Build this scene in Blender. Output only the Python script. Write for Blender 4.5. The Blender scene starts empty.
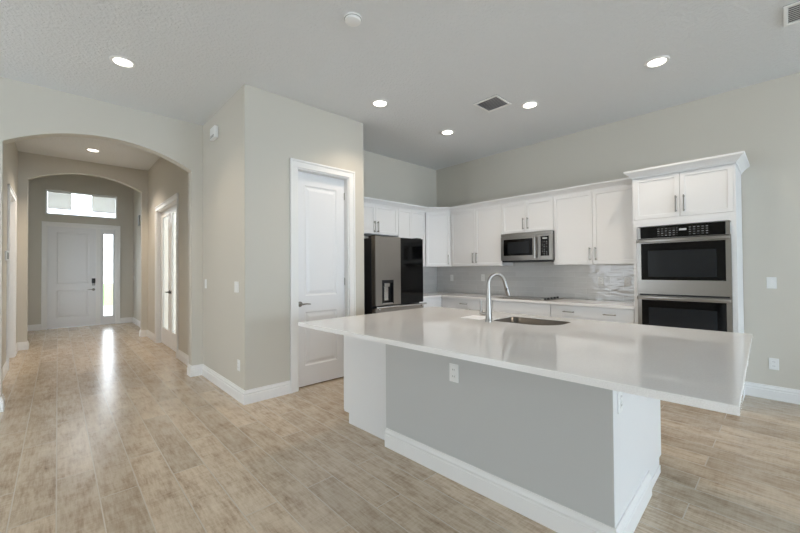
import bpy, bmesh, math
from mathutils import Vector, Matrix
S = bpy.context.scene
COL = S.collection

# ------------------------------------------------------------------ camera
H = 3.245            # main ceiling height
def set_camera():
    a, t, c = math.radians(43.193), math.radians(.749), math.radians(-.414)
    R0 = Vector((math.cos(a), -math.sin(a), 0)); F0 = Vector((math.sin(a), math.cos(a), 0)); Z = Vector((0, 0, 1))
    F = F0*math.cos(t) + Z*math.sin(t); U0 = Z*math.cos(t) - F0*math.sin(t)
    R = R0*math.cos(c) + U0*math.sin(c); U = U0*math.cos(c) - R0*math.sin(c)
    cd = bpy.data.cameras.new('camera'); co = bpy.data.objects.new('camera', cd); COL.objects.link(co)
    cd.sensor_width = 36; cd.lens = 364.68*36/800; cd.shift_y = (265.017-266.5)/800; cd.clip_start = .05
    m = Matrix((R, U, -F)).transposed().to_4x4(); m.translation = (0, 0, 1.34)
    co.matrix_world = m
    S.camera = co
set_camera()

# ------------------------------------------------------------------ world, daylight, exposure
S.view_settings.view_transform = 'Standard'; S.view_settings.look = 'None'; S.view_settings.gamma = 1
S.view_settings.exposure = 0.0
w = bpy.data.worlds.new('daylight_sky'); S.world = w; w.use_nodes = True
wb = w.node_tree.nodes['Background']; wb.inputs[0].default_value = (.82, .915, 1, 1); wb.inputs[1].default_value = 6.6
DAY = (.80, .91, 1.0)
def area(name, loc, target, sx, sy, energy, col):
    l = bpy.data.lights.new(name, 'AREA'); l.shape = 'RECTANGLE'; l.size = sx; l.size_y = sy; l.energy = energy; l.color = col
    o = bpy.data.objects.new(name, l); COL.objects.link(o); o.location = loc
    o.rotation_euler = (Vector(target)-Vector(loc)).to_track_quat('-Z', 'Y').to_euler()
    return o
# daylight through unseen windows; the one near the arch and the den's are added
for x, e in ((-2.2, 5), (.9, 115), (3.9, 115)):
    area('window_daylight', (x, -8.42, 1.4), (x, 0, 1.4), 2.1, 2.3, e, (.55, .77, 1.0))
for y, e in ((-4.4, 35), (4.15, 5)):
    area('window_daylight', (-4.12, y, 1.3), (0, y, 1.3), 1.5, 2.1, e, DAY)  # the window near the arch is added to brighten the pantry side wall
area('window_daylight', (5.14, 6.2, 1.55), (0, 6.2, 1.55), 1.0, 1.3, 190, (1, .93, .85))  # den window lamp added, tinted warm to brighten the hall doors and hall

# ------------------------------------------------------------------ materials
def lin(c):
    return tuple(((v/255)/12.92 if v/255 <= .04045 else (((v/255)+.055)/1.055)**2.4) for v in c) + (1,)
def mat(name, rgb, rough=.5, metal=0, spec=.5, coat=0, emit=None, es=0):
    m = bpy.data.materials.new(name); m.use_nodes = True
    b = m.node_tree.nodes['Principled BSDF']
    b.inputs['Base Color'].default_value = lin(rgb); b.inputs['Roughness'].default_value = rough
    b.inputs['Metallic'].default_value = metal; b.inputs['Specular IOR Level'].default_value = spec
    b.inputs['Coat Weight'].default_value = coat
    if emit: b.inputs['Emission Color'].default_value = emit; b.inputs['Emission Strength'].default_value = es
    return m
def nodes(m):
    nt = m.node_tree; return nt, nt.nodes, nt.links, nt.nodes['Principled BSDF']
def noise_bump(m, scale, strength, dist=.002, detail=3, contrast=None):
    nt, N, L, b = nodes(m)
    tc = N.new('ShaderNodeTexCoord'); n = N.new('ShaderNodeTexNoise'); n.inputs['Scale'].default_value = scale; n.inputs['Detail'].default_value = detail
    bp = N.new('ShaderNodeBump'); bp.inputs['Strength'].default_value = strength; bp.inputs['Distance'].default_value = dist
    L.new(tc.outputs['Object'], n.inputs['Vector'])
    if contrast:
        r = N.new('ShaderNodeMapRange'); r.inputs[1].default_value, r.inputs[2].default_value = contrast
        L.new(n.outputs['Fac'], r.inputs[0]); L.new(r.outputs[0], bp.inputs['Height'])
    else: L.new(n.outputs['Fac'], bp.inputs['Height'])
    L.new(bp.outputs[0], b.inputs['Normal'])
    return m
M = {}
M['wall'] = noise_bump(mat('greige_wall_paint', (208, 203, 192), .55, spec=.3), 70, .06, .001, 2)
M['island'] = noise_bump(mat('grey_island_paint', (198, 198, 196), .5, spec=.3), 90, .12, .002)
M['ceil'] = noise_bump(mat('knockdown_ceiling_paint', (228, 230, 231), .8, spec=.2), 42, .5, .005, 4, (.42, .62))
M['trim'] = mat('white_semigloss_trim', (240, 239, 237), .32)
M['cab'] = mat('white_cabinet_paint', (233, 233, 233), .35)
M['door'] = mat('white_door_paint', (236, 236, 237), .35)
M['steel'] = mat('brushed_stainless_steel', (158, 154, 149), .30, 1)
M['steel_dark'] = mat('dark_grey_appliance_side', (62, 62, 64), .45, .6)
M['sinksteel'] = mat('satin_sink_steel', (108, 104, 99), .30, 1)
M['chrome'] = mat('polished_nickel', (205, 205, 205), .14, 1)
M['nickel'] = mat('satin_nickel', (150, 146, 140), .28, 1)
M['blackglass'] = mat('black_appliance_glass', (5, 5, 6), .08, spec=.28)
M['black'] = mat('black_plastic', (18, 18, 19), .35)
M['window_glass'] = mat('dark_oven_window', (29, 32, 36), .12, spec=.4)
M['plastic'] = mat('white_plastic', (240, 240, 238), .35)
M['greyplastic'] = mat('grey_plastic', (150, 150, 146), .45)
M['mark'] = mat('light_grey_print', (190, 192, 195), .5)
M['paper'] = mat('white_paper', (246, 247, 250), .7)
M['slat'] = mat('white_blind_slat', (235, 232, 226), .5)
M['vent'] = mat('grey_painted_vent_metal', (176, 176, 180), .5)
M['ventdark'] = mat('dark_duct', (120, 120, 124), .7)
M['lens'] = mat('lit_lamp_lens', (255, 250, 240), .5, emit=(1, .93, .82, 1), es=9)
M['ground'] = noise_bump(mat('pale_concrete_ground', (190, 190, 186), .8), 20, .3)
M['grass'] = noise_bump(mat('lawn_green', (120, 150, 80), .9), 60, .6, .02)

def quartz():
    m = mat('white_quartz', (236, 232, 229), .02, spec=.5)
    nt, N, L, b = nodes(m)
    tc = N.new('ShaderNodeTexCoord'); n = N.new('ShaderNodeTexNoise'); n.inputs['Scale'].default_value = 220; n.inputs['Detail'].default_value = 2
    r = N.new('ShaderNodeValToRGB'); r.color_ramp.elements[0].position = .38; r.color_ramp.elements[1].position = .55
    r.color_ramp.elements[0].color = lin((242, 239, 237)); r.color_ramp.elements[1].color = lin((247, 245, 243))
    L.new(tc.outputs['Object'], n.inputs['Vector']); L.new(n.outputs['Fac'], r.inputs[0]); L.new(r.outputs[0], b.inputs['Base Color'])
    return m
M['quartz'] = quartz()

def clear_glass(name, tint=(1, 1, 1, 1)):
    m = bpy.data.materials.new(name); m.use_nodes = True; nt = m.node_tree; N = nt.nodes; L = nt.links
    for n in list(N): N.remove(n)
    o = N.new('ShaderNodeOutputMaterial'); t = N.new('ShaderNodeBsdfTransparent'); t.inputs[0].default_value = tint
    g = N.new('ShaderNodeBsdfGlossy'); g.inputs['Roughness'].default_value = .02
    f = N.new('ShaderNodeFresnel'); f.inputs[0].default_value = 1.45; mx = N.new('ShaderNodeMixShader')
    L.new(f.outputs[0], mx.inputs[0]); L.new(t.outputs[0], mx.inputs[1]); L.new(g.outputs[0], mx.inputs[2]); L.new(mx.outputs[0], o.inputs[0])
    return m
M['glass'] = clear_glass('clear_window_glass')
def obscured():
    m = clear_glass('pale_obscured_glass', (.9, .95, .97, 1)); nt = m.node_tree; N = nt.nodes; L = nt.links
    o = [n for n in N if n.type == 'OUTPUT_MATERIAL'][0]; src = o.inputs[0].links[0].from_socket
    t = N.new('ShaderNodeBsdfTranslucent'); t.inputs[0].default_value = (.85, .9, .92, 1); d = N.new('ShaderNodeBsdfDiffuse'); d.inputs[0].default_value = (.8, .84, .86, 1)
    a = N.new('ShaderNodeMixShader'); a.inputs[0].default_value = .4; L.new(t.outputs[0], a.inputs[1]); L.new(d.outputs[0], a.inputs[2])
    b = N.new('ShaderNodeMixShader'); b.inputs[0].default_value = .7; L.new(src, b.inputs[1]); L.new(a.outputs[0], b.inputs[2]); L.new(b.outputs[0], o.inputs[0])
    return m
M['glass_pale'] = obscured()

def floor_mat():
    m = mat('wood_look_plank_tile', (170, 150, 128), .3)
    nt, N, L, b = nodes(m)
    tc = N.new('ShaderNodeTexCoord'); mp = N.new('ShaderNodeMapping')
    mp.inputs['Rotation'].default_value = (0, 0, -math.pi/2); mp.inputs['Location'].default_value = (0.35, .3745, 0)
    L.new(tc.outputs['Object'], mp.inputs['Vector'])
    br = N.new('ShaderNodeTexBrick'); L.new(mp.outputs[0], br.inputs['Vector'])
    br.offset = .37; br.offset_frequency = 2; br.inputs['Scale'].default_value = 1
    br.inputs['Brick Width'].default_value = 1.2; br.inputs['Row Height'].default_value = .1875
    br.inputs['Mortar Size'].default_value = .0032; br.inputs['Mortar Smooth'].default_value = .2; br.inputs['Bias'].default_value = 0
    br.inputs['Color1'].default_value = (0, 0, 0, 1); br.inputs['Color2'].default_value = (1, 1, 1, 1); br.inputs['Mortar'].default_value = (.5, .5, .5, 1)
    # per plank random shift of the grain
    sep = N.new('ShaderNodeSeparateColor'); L.new(br.outputs['Color'], sep.inputs[0])
    mul = N.new('ShaderNodeMath'); mul.operation = 'MULTIPLY'; mul.inputs[1].default_value = 37; L.new(sep.outputs[0], mul.inputs[0])
    def grain(sx, sy, scale, detail, rough=.6):
        mm = N.new('ShaderNodeMapping'); mm.inputs['Scale'].default_value = (sx, sy, 1); L.new(tc.outputs['Object'], mm.inputs['Vector'])
        n = N.new('ShaderNodeTexNoise'); n.noise_dimensions = '4D'; n.inputs['Scale'].default_value = scale; n.inputs['Detail'].default_value = detail; n.inputs['Roughness'].default_value = rough
        L.new(mm.outputs[0], n.inputs['Vector']); L.new(mul.outputs[0], n.inputs['W']); return n
    fine = grain(11, 1.3, 5, 6, .72); blot = grain(4.0, 1.9, 2.6, 5, .65); saw = grain(2.2, 16, 4, 3)
    r = N.new('ShaderNodeValToRGB'); cr = r.color_ramp
    cr.elements[0].position = .34; cr.elements[0].color = lin((128, 108, 90)); cr.elements[1].position = .66; cr.elements[1].color = lin((222, 209, 190))
    e = cr.elements.new(.43); e.color = lin((178, 158, 136)); e = cr.elements.new(.52); e.color = lin((202, 185, 163))
    ad = N.new('ShaderNodeMath'); ad.operation = 'MULTIPLY_ADD'; ad.inputs[1].default_value = .45
    ad2 = N.new('ShaderNodeMath'); ad2.operation = 'MULTIPLY_ADD'; ad2.inputs[1].default_value = .4
    ad3 = N.new('ShaderNodeMath'); ad3.operation = 'MULTIPLY'; ad3.inputs[1].default_value = .15
    L.new(saw.outputs['Fac'], ad3.inputs[0]); L.new(blot.outputs['Fac'], ad2.inputs[0]); L.new(ad3.outputs[0], ad2.inputs[2])
    L.new(fine.outputs['Fac'], ad.inputs[0]); L.new(ad2.outputs[0], ad.inputs[2]); L.new(ad.outputs[0], r.inputs[0])
    hs = N.new('ShaderNodeHueSaturation'); L.new(r.outputs[0], hs.inputs['Color'])
    mr = N.new('ShaderNodeMapRange'); mr.inputs[3].default_value = .84; mr.inputs[4].default_value = 1.12; L.new(sep.outputs[0], mr.inputs[0]); L.new(mr.outputs[0], hs.inputs['Value'])
    mx = N.new('ShaderNodeMix'); mx.data_type = 'RGBA'; mx.inputs[7].default_value = lin((206, 197, 183))
    L.new(br.outputs['Fac'], mx.inputs[0]); L.new(hs.outputs[0], mx.inputs[6]); L.new(mx.outputs[2], b.inputs['Base Color'])
    rr = N.new('ShaderNodeMapRange'); rr.inputs[3].default_value = .19; rr.inputs[4].default_value = .255; L.new(blot.outputs['Fac'], rr.inputs[0])
    L.new(rr.outputs[0], b.inputs['Roughness'])
    inv = N.new('ShaderNodeMath'); inv.operation = 'MULTIPLY_ADD'; inv.inputs[1].default_value = -1; L.new(br.outputs['Fac'], inv.inputs[0])
    fm = N.new('ShaderNodeMath'); fm.operation = 'MULTIPLY'; fm.inputs[1].default_value = .35; L.new(fine.outputs['Fac'], fm.inputs[0]); L.new(fm.outputs[0], inv.inputs[2])
    bp = N.new('ShaderNodeBump'); bp.inputs['Strength'].default_value = .35; bp.inputs['Distance'].default_value = .003; L.new(inv.outputs[0], bp.inputs['Height']); L.new(bp.outputs[0], b.inputs['Normal'])
    return m
M['floor'] = floor_mat()

def tile_mat():
    m = mat('glossy_grey_subway_tile', (205, 204, 202), .07)
    nt, N, L, b = nodes(m)
    tc = N.new('ShaderNodeTexCoord'); sp = N.new('ShaderNodeSeparateXYZ'); L.new(tc.outputs['Object'], sp.inputs[0])
    ad = N.new('ShaderNodeMath'); ad.operation = 'ADD'; L.new(sp.outputs[0], ad.inputs[0]); L.new(sp.outputs[1], ad.inputs[1])
    cb = N.new('ShaderNodeCombineXYZ'); L.new(ad.outputs[0], cb.inputs[0]); L.new(sp.outputs[2], cb.inputs[1])
    br = N.new('ShaderNodeTexBrick'); L.new(cb.outputs[0], br.inputs['Vector']); br.inputs['Scale'].default_value = 1
    br.inputs['Brick Width'].default_value = .30; br.inputs['Row Height'].default_value = .0765; br.inputs['Mortar Size'].default_value = .0016
    br.inputs['Color1'].default_value = lin((203, 202, 200)); br.inputs['Color2'].default_value = lin((211, 210, 208)); br.inputs['Mortar'].default_value = lin((222, 222, 220))
    L.new(br.outputs['Color'], b.inputs['Base Color'])
    mp = N.new('ShaderNodeMapping'); mp.inputs['Scale'].default_value = (1, 1, 2.6); L.new(tc.outputs['Object'], mp.inputs[0])
    n = N.new('ShaderNodeTexNoise'); n.inputs['Scale'].default_value = 9; n.inputs['Detail'].default_value = 1; L.new(mp.outputs[0], n.inputs['Vector'])
    s = N.new('ShaderNodeMath'); s.operation = 'MULTIPLY_ADD'; s.inputs[1].default_value = -.25; L.new(br.outputs['Fac'], s.inputs[0]); L.new(n.outputs['Fac'], s.inputs[2])
    bp = N.new('ShaderNodeBump'); bp.inputs['Strength'].default_value = .55; bp.inputs['Distance'].default_value = .008; L.new(s.outputs[0], bp.inputs['Height']); L.new(bp.outputs[0], b.inputs['Normal'])
    return m
M['tile'] = tile_mat()
def keypad_mat(axis='x'):
    """black keypad printed with rows of small light marks"""
    m = mat('black_keypad_with_light_marks', (8, 8, 9), .12)
    nt, N, L, b = nodes(m)
    tc = N.new('ShaderNodeTexCoord'); sp = N.new('ShaderNodeSeparateXYZ'); cb = N.new('ShaderNodeCombineXYZ')
    L.new(tc.outputs['Object'], sp.inputs[0]); L.new(sp.outputs[0], cb.inputs[0]); L.new(sp.outputs[2], cb.inputs[1])
    br = N.new('ShaderNodeTexBrick'); L.new(cb.outputs[0], br.inputs['Vector']); br.offset = 0; br.inputs['Scale'].default_value = 1
    br.inputs['Brick Width'].default_value = .033; br.inputs['Row Height'].default_value = .023; br.inputs['Mortar Size'].default_value = .0085; br.inputs['Mortar Smooth'].default_value = .1
    br.inputs['Color1'].default_value = lin((170, 172, 175)); br.inputs['Color2'].default_value = lin((40, 41, 43)); br.inputs['Mortar'].default_value = lin((8, 8, 9))
    L.new(br.outputs['Color'], b.inputs['Base Color']); return m
M['keypad'] = keypad_mat()

# ------------------------------------------------------------------ mesh helpers
class MB:
    def __init__(s): s.bm = bmesh.new()
    def box(s, x0, x1, y0, y1, z0, z1, bev=0, seg=1):
        t = bmesh.new()
        v = [t.verts.new((x, y, z)) for z in (z0, z1) for y in (y0, y1) for x in (x0, x1)]
        for f in ((0, 2, 3, 1), (4, 5, 7, 6), (0, 1, 5, 4), (2, 6, 7, 3), (0, 4, 6, 2), (1, 3, 7, 5)): t.faces.new([v[i] for i in f])
        if bev: bmesh.ops.bevel(t, geom=t.edges[:], offset=bev, segments=seg, affect='EDGES', profile=.5)
        s.merge(t); return s
    def merge(s, t):
        me = bpy.data.meshes.new('tmp'); t.to_mesh(me); t.free(); s.bm.from_mesh(me); bpy.data.meshes.remove(me)
    def lathe(s, c, prof, seg=28, axis='z'):
        t = bmesh.new(); rings = []
        for r, h in prof:
            if r < 1e-6: rings.append([t.verts.new((0, 0, h))])
            else: rings.append([t.verts.new((r*math.cos(2*math.pi*i/seg), r*math.sin(2*math.pi*i/seg), h)) for i in range(seg)])
        for A, B in zip(rings, rings[1:]):
            for i in range(seg):
                a = [A[i % len(A)], A[(i+1) % len(A)]] if len(A) > 1 else [A[0]]
                b = [B[(i+1) % len(B)], B[i % len(B)]] if len(B) > 1 else [B[0]]
                if len(a)+len(b) > 2: t.faces.new(a+b)
        for R in (rings[0], rings[-1]):
            if len(R) > 1: t.faces.new(R)
        bmesh.ops.recalc_face_normals(t, faces=t.faces[:])
        rot = {'z': Matrix.Identity(3), 'x': Matrix.Rotation(math.pi/2, 3, 'Y'), 'y': Matrix.Rotation(-math.pi/2, 3, 'X')}[axis]
        for v in t.verts: v.co = rot @ v.co + Vector(c)
        s.merge(t); return s
    def tube(s, pts, rads, seg=12):
        pts = [Vector(p) for p in pts]
        if not isinstance(rads, (list, tuple)): rads = [rads]*len(pts)
        t = bmesh.new(); rings = []; up = None
        for i, p in enumerate(pts):
            d = (pts[min(i+1, len(pts)-1)]-pts[max(i-1, 0)]).normalized()
            if up is None: up = Vector((0, 0, 1)) if abs(d.z) < .9 else Vector((1, 0, 0))
            x = d.cross(up).normalized(); y = x.cross(d).normalized(); up = y
            rings.append([t.verts.new(p + (x*math.cos(2*math.pi*k/seg)+y*math.sin(2*math.pi*k/seg))*rads[i]) for k in range(seg)])
        for A, B in zip(rings, rings[1:]):
            for i in range(seg): t.faces.new((A[i], A[(i+1) % seg], B[(i+1) % seg], B[i]))
        t.faces.new(rings[0]); t.faces.new(rings[-1])
        bmesh.ops.recalc_face_normals(t, faces=t.faces[:]); s.merge(t); return s
    def prism(s, poly, lo, hi, plane='xy'):
        """extrude a (possibly concave) outline; plane 'xy' goes up z, 'xz' goes along y"""
        t = bmesh.new()
        P = {'xy': lambda p, h: (p[0], p[1], h), 'xz': lambda p, h: (p[0], h, p[1]), 'yz': lambda p, h: (h, p[0], p[1])}[plane]
        A = [t.verts.new(P(p, lo)) for p in poly]; B = [t.verts.new(P(p, hi)) for p in poly]; n = len(poly)
        caps = [t.faces.new(A), t.faces.new(B)]
        for i in range(n): t.faces.new((A[i], A[(i+1) % n], B[(i+1) % n], B[i]))
        bmesh.ops.triangulate(t, faces=caps)
        bmesh.ops.recalc_face_normals(t, faces=t.faces[:]); s.merge(t); return s
    def slab(s, u0, u1, z0, z1, d0, d1, holes=(), axis='x'):
        """upright slab with rectangular openings (u0,u1,z0,z1); axis = direction of u; d = thickness range"""
        us = sorted({u0, u1, *[h[0] for h in holes], *[h[1] for h in holes]}); zs = sorted({z0, z1, *[h[2] for h in holes], *[h[3] for h in holes]})
        nu, nz = len(us)-1, len(zs)-1
        def solid(i, k):
            if i < 0 or k < 0 or i >= nu or k >= nz: return False
            cu, cz = (us[i]+us[i+1])/2, (zs[k]+zs[k+1])/2
            return not any(h[0] < cu < h[1] and h[2] < cz < h[3] for h in holes)
        t = bmesh.new(); cache = {}
        def V(u, d, z):
            key = (u, d, z)
            if key not in cache: cache[key] = t.verts.new((u, d, z) if axis == 'x' else (d, u, z))
            return cache[key]
        for i in range(nu):
            for k in range(nz):
                if not solid(i, k): continue
                a, b, c, d = us[i], us[i+1], zs[k], zs[k+1]
                for dd in (d0, d1): t.faces.new((V(a, dd, c), V(b, dd, c), V(b, dd, d), V(a, dd, d)))
                if not solid(i-1, k): t.faces.new((V(a, d0, c), V(a, d1, c), V(a, d1, d), V(a, d0, d)))
                if not solid(i+1, k): t.faces.new((V(b, d0, c), V(b, d1, c), V(b, d1, d), V(b, d0, d)))
                if not solid(i, k-1): t.faces.new((V(a, d0, c), V(b, d0, c), V(b, d1, c), V(a, d1, c)))
                if not solid(i, k+1): t.faces.new((V(a, d0, d), V(b, d0, d), V(b, d1, d), V(a, d1, d)))
        bmesh.ops.recalc_face_normals(t, faces=t.faces[:]); s.merge(t); return s
    def molding(s, path, prof):
        """sweep a profile (offset to the left of the path, z) along a 2-D path with mitred corners"""
        P = [Vector(p) for p in path]; n = len(P); t = bmesh.new(); secs = []
        for i in range(n):
            d0 = (P[i]-P[i-1]).normalized() if i else (P[1]-P[0]).normalized()
            d1 = (P[i+1]-P[i]).normalized() if i < n-1 else d0
            n0 = Vector((-d0.y, d0.x)); n1 = Vector((-d1.y, d1.x)); m = (n0+n1); m = m/(m.dot(n0))
            secs.append([t.verts.new((P[i].x+m.x*o, P[i].y+m.y*o, z)) for o, z in prof])
        k = len(prof)
        for A, B in zip(secs, secs[1:]):
            for j in range(k): t.faces.new((A[j], A[(j+1) % k], B[(j+1) % k], B[j]))
        t.faces.new(secs[0]); t.faces.new(secs[-1])
        bmesh.ops.recalc_face_normals(t, faces=t.faces[:]); s.merge(t); return s
    def panel_face(s, x0, x1, y, z0, z1, th, inset=.057, depth=.009, mid=None):
        """shaker front: slab whose front (towards -y) face sits at y, with a recessed centre"""
        t = bmesh.new()
        v = [t.verts.new((x, yy, z)) for z in (z0, z1) for yy in (y, y+th) for x in (x0, x1)]
        fs = [t.faces.new([v[i] for i in f]) for f in ((0, 2, 3, 1), (4, 5, 7, 6), (0, 1, 5, 4), (2, 6, 7, 3), (0, 4, 6, 2), (1, 3, 7, 5))]
        f = fs[2]
        bmesh.ops.recalc_face_normals(t, faces=t.faces[:])
        bmesh.ops.bevel(t, geom=[e for e in f.edges], offset=.0015, segments=1, affect='EDGES')
        t.faces.ensure_lookup_table()
        f = max([q for q in t.faces if q.normal.y < -.99], key=lambda q: q.calc_area())
        if inset:
            bmesh.ops.inset_individual(t, faces=[f], thickness=inset, depth=0)
            bmesh.ops.inset_individual(t, faces=[f], thickness=.004, depth=-depth)
        s.merge(t); return s
    def raised(s, x0, x1, y, z0, z1, w=.035, d=.009):
        """raised field panel: frustum standing proud of a recessed plane, front towards -y"""
        t = bmesh.new()
        A = [t.verts.new(p) for p in ((x0, y, z0), (x1, y, z0), (x1, y, z1), (x0, y, z1))]
        B = [t.verts.new(p) for p in ((x0+w, y-d, z0+w), (x1-w, y-d, z0+w), (x1-w, y-d, z1-w), (x0+w, y-d, z1-w))]
        t.faces.new(B); t.faces.new(A)
        for i in range(4): t.faces.new((A[i], A[(i+1) % 4], B[(i+1) % 4], B[i]))
        bmesh.ops.recalc_face_normals(t, faces=t.faces[:]); s.merge(t); return s
    def build(s, name, material, parent=None, frame=None, loc=None, smooth=True):
        off = Vector(parent.get('_o', (0, 0, 0))) if parent else Vector(loc or (0, 0, 0))
        for v in s.bm.verts: v.co -= off
        me = bpy.data.meshes.new(name); s.bm.to_mesh(me); s.bm.free(); me.materials.append(material)
        if smooth:
            me.shade_smooth(); me.set_sharp_from_angle(angle=math.radians(32))
        o = bpy.data.objects.new(name, me); COL.objects.link(o)
        if parent: o.parent = parent; o['_o'] = tuple(off)
        else:
            o.matrix_world = (frame or Matrix.Identity(4)) @ Matrix.Translation(off); o['_o'] = tuple(off)
        return o
def box(*a, **k): return MB().box(*a, **k)
def fr(x, y, deg): return Matrix.Translation((x, y, 0)) @ Matrix.Rotation(math.radians(deg), 4, 'Z')
def thing(name, label, cat, loc=(0, 0, 0), frame=None, group=None):
    o = bpy.data.objects.new(name, None); COL.objects.link(o); o.empty_display_size = .1
    o.matrix_world = (frame or Matrix.Identity(4)) @ Matrix.Translation(loc); o['_o'] = tuple(loc)
    return tag(o, label, cat, group)
def tag(o, label, cat, group=None):
    o['label'] = label; o['category'] = cat
    if group: o['group'] = group
    return o
def struct(o, label=None, cat=None):
    o['kind'] = 'structure'
    if label: o['label'] = label
    if cat: o['category'] = cat
    return o
def copy_thing(o, M4, label=None):
    c = o.copy(); COL.objects.link(c); c.matrix_world = M4
    if label: c['label'] = label
    def rec(a, b):
        for ch in list(a.children):
            d = ch.copy(); COL.objects.link(d); d.parent = b; rec(ch, d)
    rec(o, c); return c

# ------------------------------------------------------------------ structure
XO, YB, YA, YP, XP = 5.29, 4.60, 5.216, 3.756, 1.378
YF, Y2, HC = 11.93, 9.1, 3.44
def st(mb, name, m, label, cat): return struct(mb.build(name, M[m], smooth=name.startswith(('trim', 'base'))), label, cat)
st(box(-4.1, 5.42, -8.42, 12.07, -.12, 0), 'floor', 'floor', 'wood look plank tile floor in warm tan', 'floor')
st(box(-4.1, 5.42, -8.42, YA+.13, H, H+.1), 'ceiling', 'ceil', 'textured white ceiling over kitchen and great room', 'ceiling')
HFY = 4.3
st(box(-.95, 1.65, Y2+.136, 12.07, HFY, HFY+.1), 'ceiling_foyer', 'ceil', 'high ceiling over the foyer', 'ceiling')
st(box(-1.5, 5.42, YA+.13, Y2+.1345, HC, HC+.1), 'ceiling_hall', 'ceil', 'smooth ceiling over the entry hall', 'ceiling')
def arch_wall(xl, xr, a, b, spring, apex, top, y0, y1, n=28):
    """wall from xl to xr with a segmental arch opening a..b"""
    mid, half, rise = (a+b)/2, (b-a)/2, apex-spring
    R = (half*half+rise*rise)/(2*rise); zc = apex-R
    arc = [(a+(b-a)*i/n, zc+math.sqrt(R*R-(a+(b-a)*i/n-mid)**2)) for i in range(n+1)]
    t = bmesh.new(); c = {}
    def V(x, y, z):
        k = (round(x, 5), y, round(z, 5))
        if k not in c: c[k] = t.verts.new((x, y, z))
        return c[k]
    for y in (y0, y1):
        t.faces.new((V(xl, y, 0), V(a, y, 0), V(a, y, arc[0][1]), V(a, y, top), V(xl, y, top)))
        t.faces.new((V(b, y, 0), V(xr, y, 0), V(xr, y, top), V(b, y, top), V(b, y, arc[-1][1])))
        for p, q in zip(arc, arc[1:]): t.faces.new((V(p[0], y, p[1]), V(q[0], y, q[1]), V(q[0], y, top), V(p[0], y, top)))
    def side(p, q): t.faces.new((V(p[0], y0, p[1]), V(q[0], y0, q[1]), V(q[0], y1, q[1]), V(p[0], y1, p[1])))
    side((a, 0), arc[0]); side((b, 0), arc[-1]); side((xl, 0), (a, 0)); side((b, 0), (xr, 0)); side((xl, 0), (xl, top)); side((xr, 0), (xr, top))
    for p, q in zip(arc, arc[1:]): side(p, q); side((p[0], top), (q[0], top))
    side((xl, top), (a, top)); side((b, top), (xr, top))
    bmesh.ops.recalc_face_normals(t, faces=t.faces[:])
    m = MB(); m.merge(t); return m
st(arch_wall(-4.1, 1.49, -.395, 1.247, 2.625, 2.853, HC, YA, YA+.135), 'wall_arch', 'wall', 'greige wall with arched opening into the entry hall', 'wall')
st(MB().slab(YP+.112, YA, 0, H, XP, XP+.112, axis='y'), 'wall_pantry_left', 'wall', 'greige pantry side wall facing the great room', 'wall')
st(MB().slab(XP, 2.89, 0, H, YP, YP+.112, [(1.95, 2.65, 0, 2.495)]), 'wall_pantry_front', 'wall', 'greige pantry wall around the white door', 'wall')
st(MB().slab(YP+.112, YB, 0, H, 2.78, 2.89, axis='y'), 'wall_pantry_right', 'wall', 'short pantry wall beside the refrigerator', 'wall')
st(box(2.78, XO+.13, YB, YB+.12, 0, H), 'wall_north', 'wall', 'greige kitchen wall behind the refrigerator', 'wall')
st(box(XO, XO+.13, -8.42, YB, 0, H), 'wall_east', 'wall', 'greige kitchen wall behind the ovens', 'wall')
south_holes = [(x-1.05, x+1.05, .25, 2.55) for x in (-2.2, .9, 3.9)]
st(MB().slab(-4.1, XO, 0, H, -8.42, -8.3, south_holes), 'wall_south', 'wall', 'wall behind the camera with three wide windows', 'wall')
st(MB().slab(-8.3, YA, 0, H, -4.1, -3.98, [(y-.8, y+.8, .15, 2.45) for y in (-4.4, 4.15)], axis='y'), 'wall_west', 'wall', 'wall left of the camera with two windows', 'wall')  # opening near the arch added to light the pantry side wall
k = 1
for x0, x1, z0, z1 in south_holes:
    m = MB().slab(x0, x1, z0, z1, -8.38, -8.33, [(x0+.06, (x0+x1)/2-.03, z0+.06, z1-.06), ((x0+x1)/2+.03, x1-.06, z0+.06, z1-.06)])
    st(m, 'window_%d' % k, 'trim', 'white framed wide window behind the camera', 'window'); k += 1
# hall, foyer and den shells
HL, HR = -.507, 1.365
st(MB().slab(YA+.135, Y2, 0, HC, HL-.12, HL, [(7.40, 8.40, 0, 2.47)], axis='y'), 'wall_hall_left', 'wall', 'left wall of the entry hall', 'wall')
st(MB().slab(YA+.135, Y2, 0, HC, HR, HR+.125, [(6.555, 8.115, 0, 2.47)], axis='y'), 'wall_hall_right', 'wall', 'right wall of the entry hall with glazed doors', 'wall')
st(arch_wall(-1.5, 1.6, -.385, 1.257, 2.985, 3.207, 4.3, Y2, Y2+.135), 'wall_foyer_arch', 'wall', 'greige wall with second arch before the front door', 'wall')
st(MB().slab(-.85, 1.6, 0, HFY, YF, YF+.14, [(-.19, 1.105, 0, 2.45), (-.215, 1.125, 2.715, 3.30)]), 'wall_front', 'wall', 'wall around the front door and transom', 'wall')
st(box(1.465, 1.6, Y2+.135, YF, 0, HFY), 'wall_foyer_right', 'wall', 'right wall of the foyer', 'wall')
st(MB().slab(Y2+.135, YF, 0, HFY, -.85, -.73, [(10.2, 10.85, .85, 2.2)], axis='y'), 'wall_foyer_left', 'wall', 'left wall of the foyer', 'wall')  # unseen side opening added so sky light reaches the front door
st(MB().slab(5.35, 9.0, 0, HC, 5.0, 5.12, [(5.7, 6.7, .9, 2.2)], axis='y'), 'wall_den_east', 'wall', 'far wall of the room behind the glazed hall doors', 'wall')  # den window opening added and sized for the light on the door panes
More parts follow.
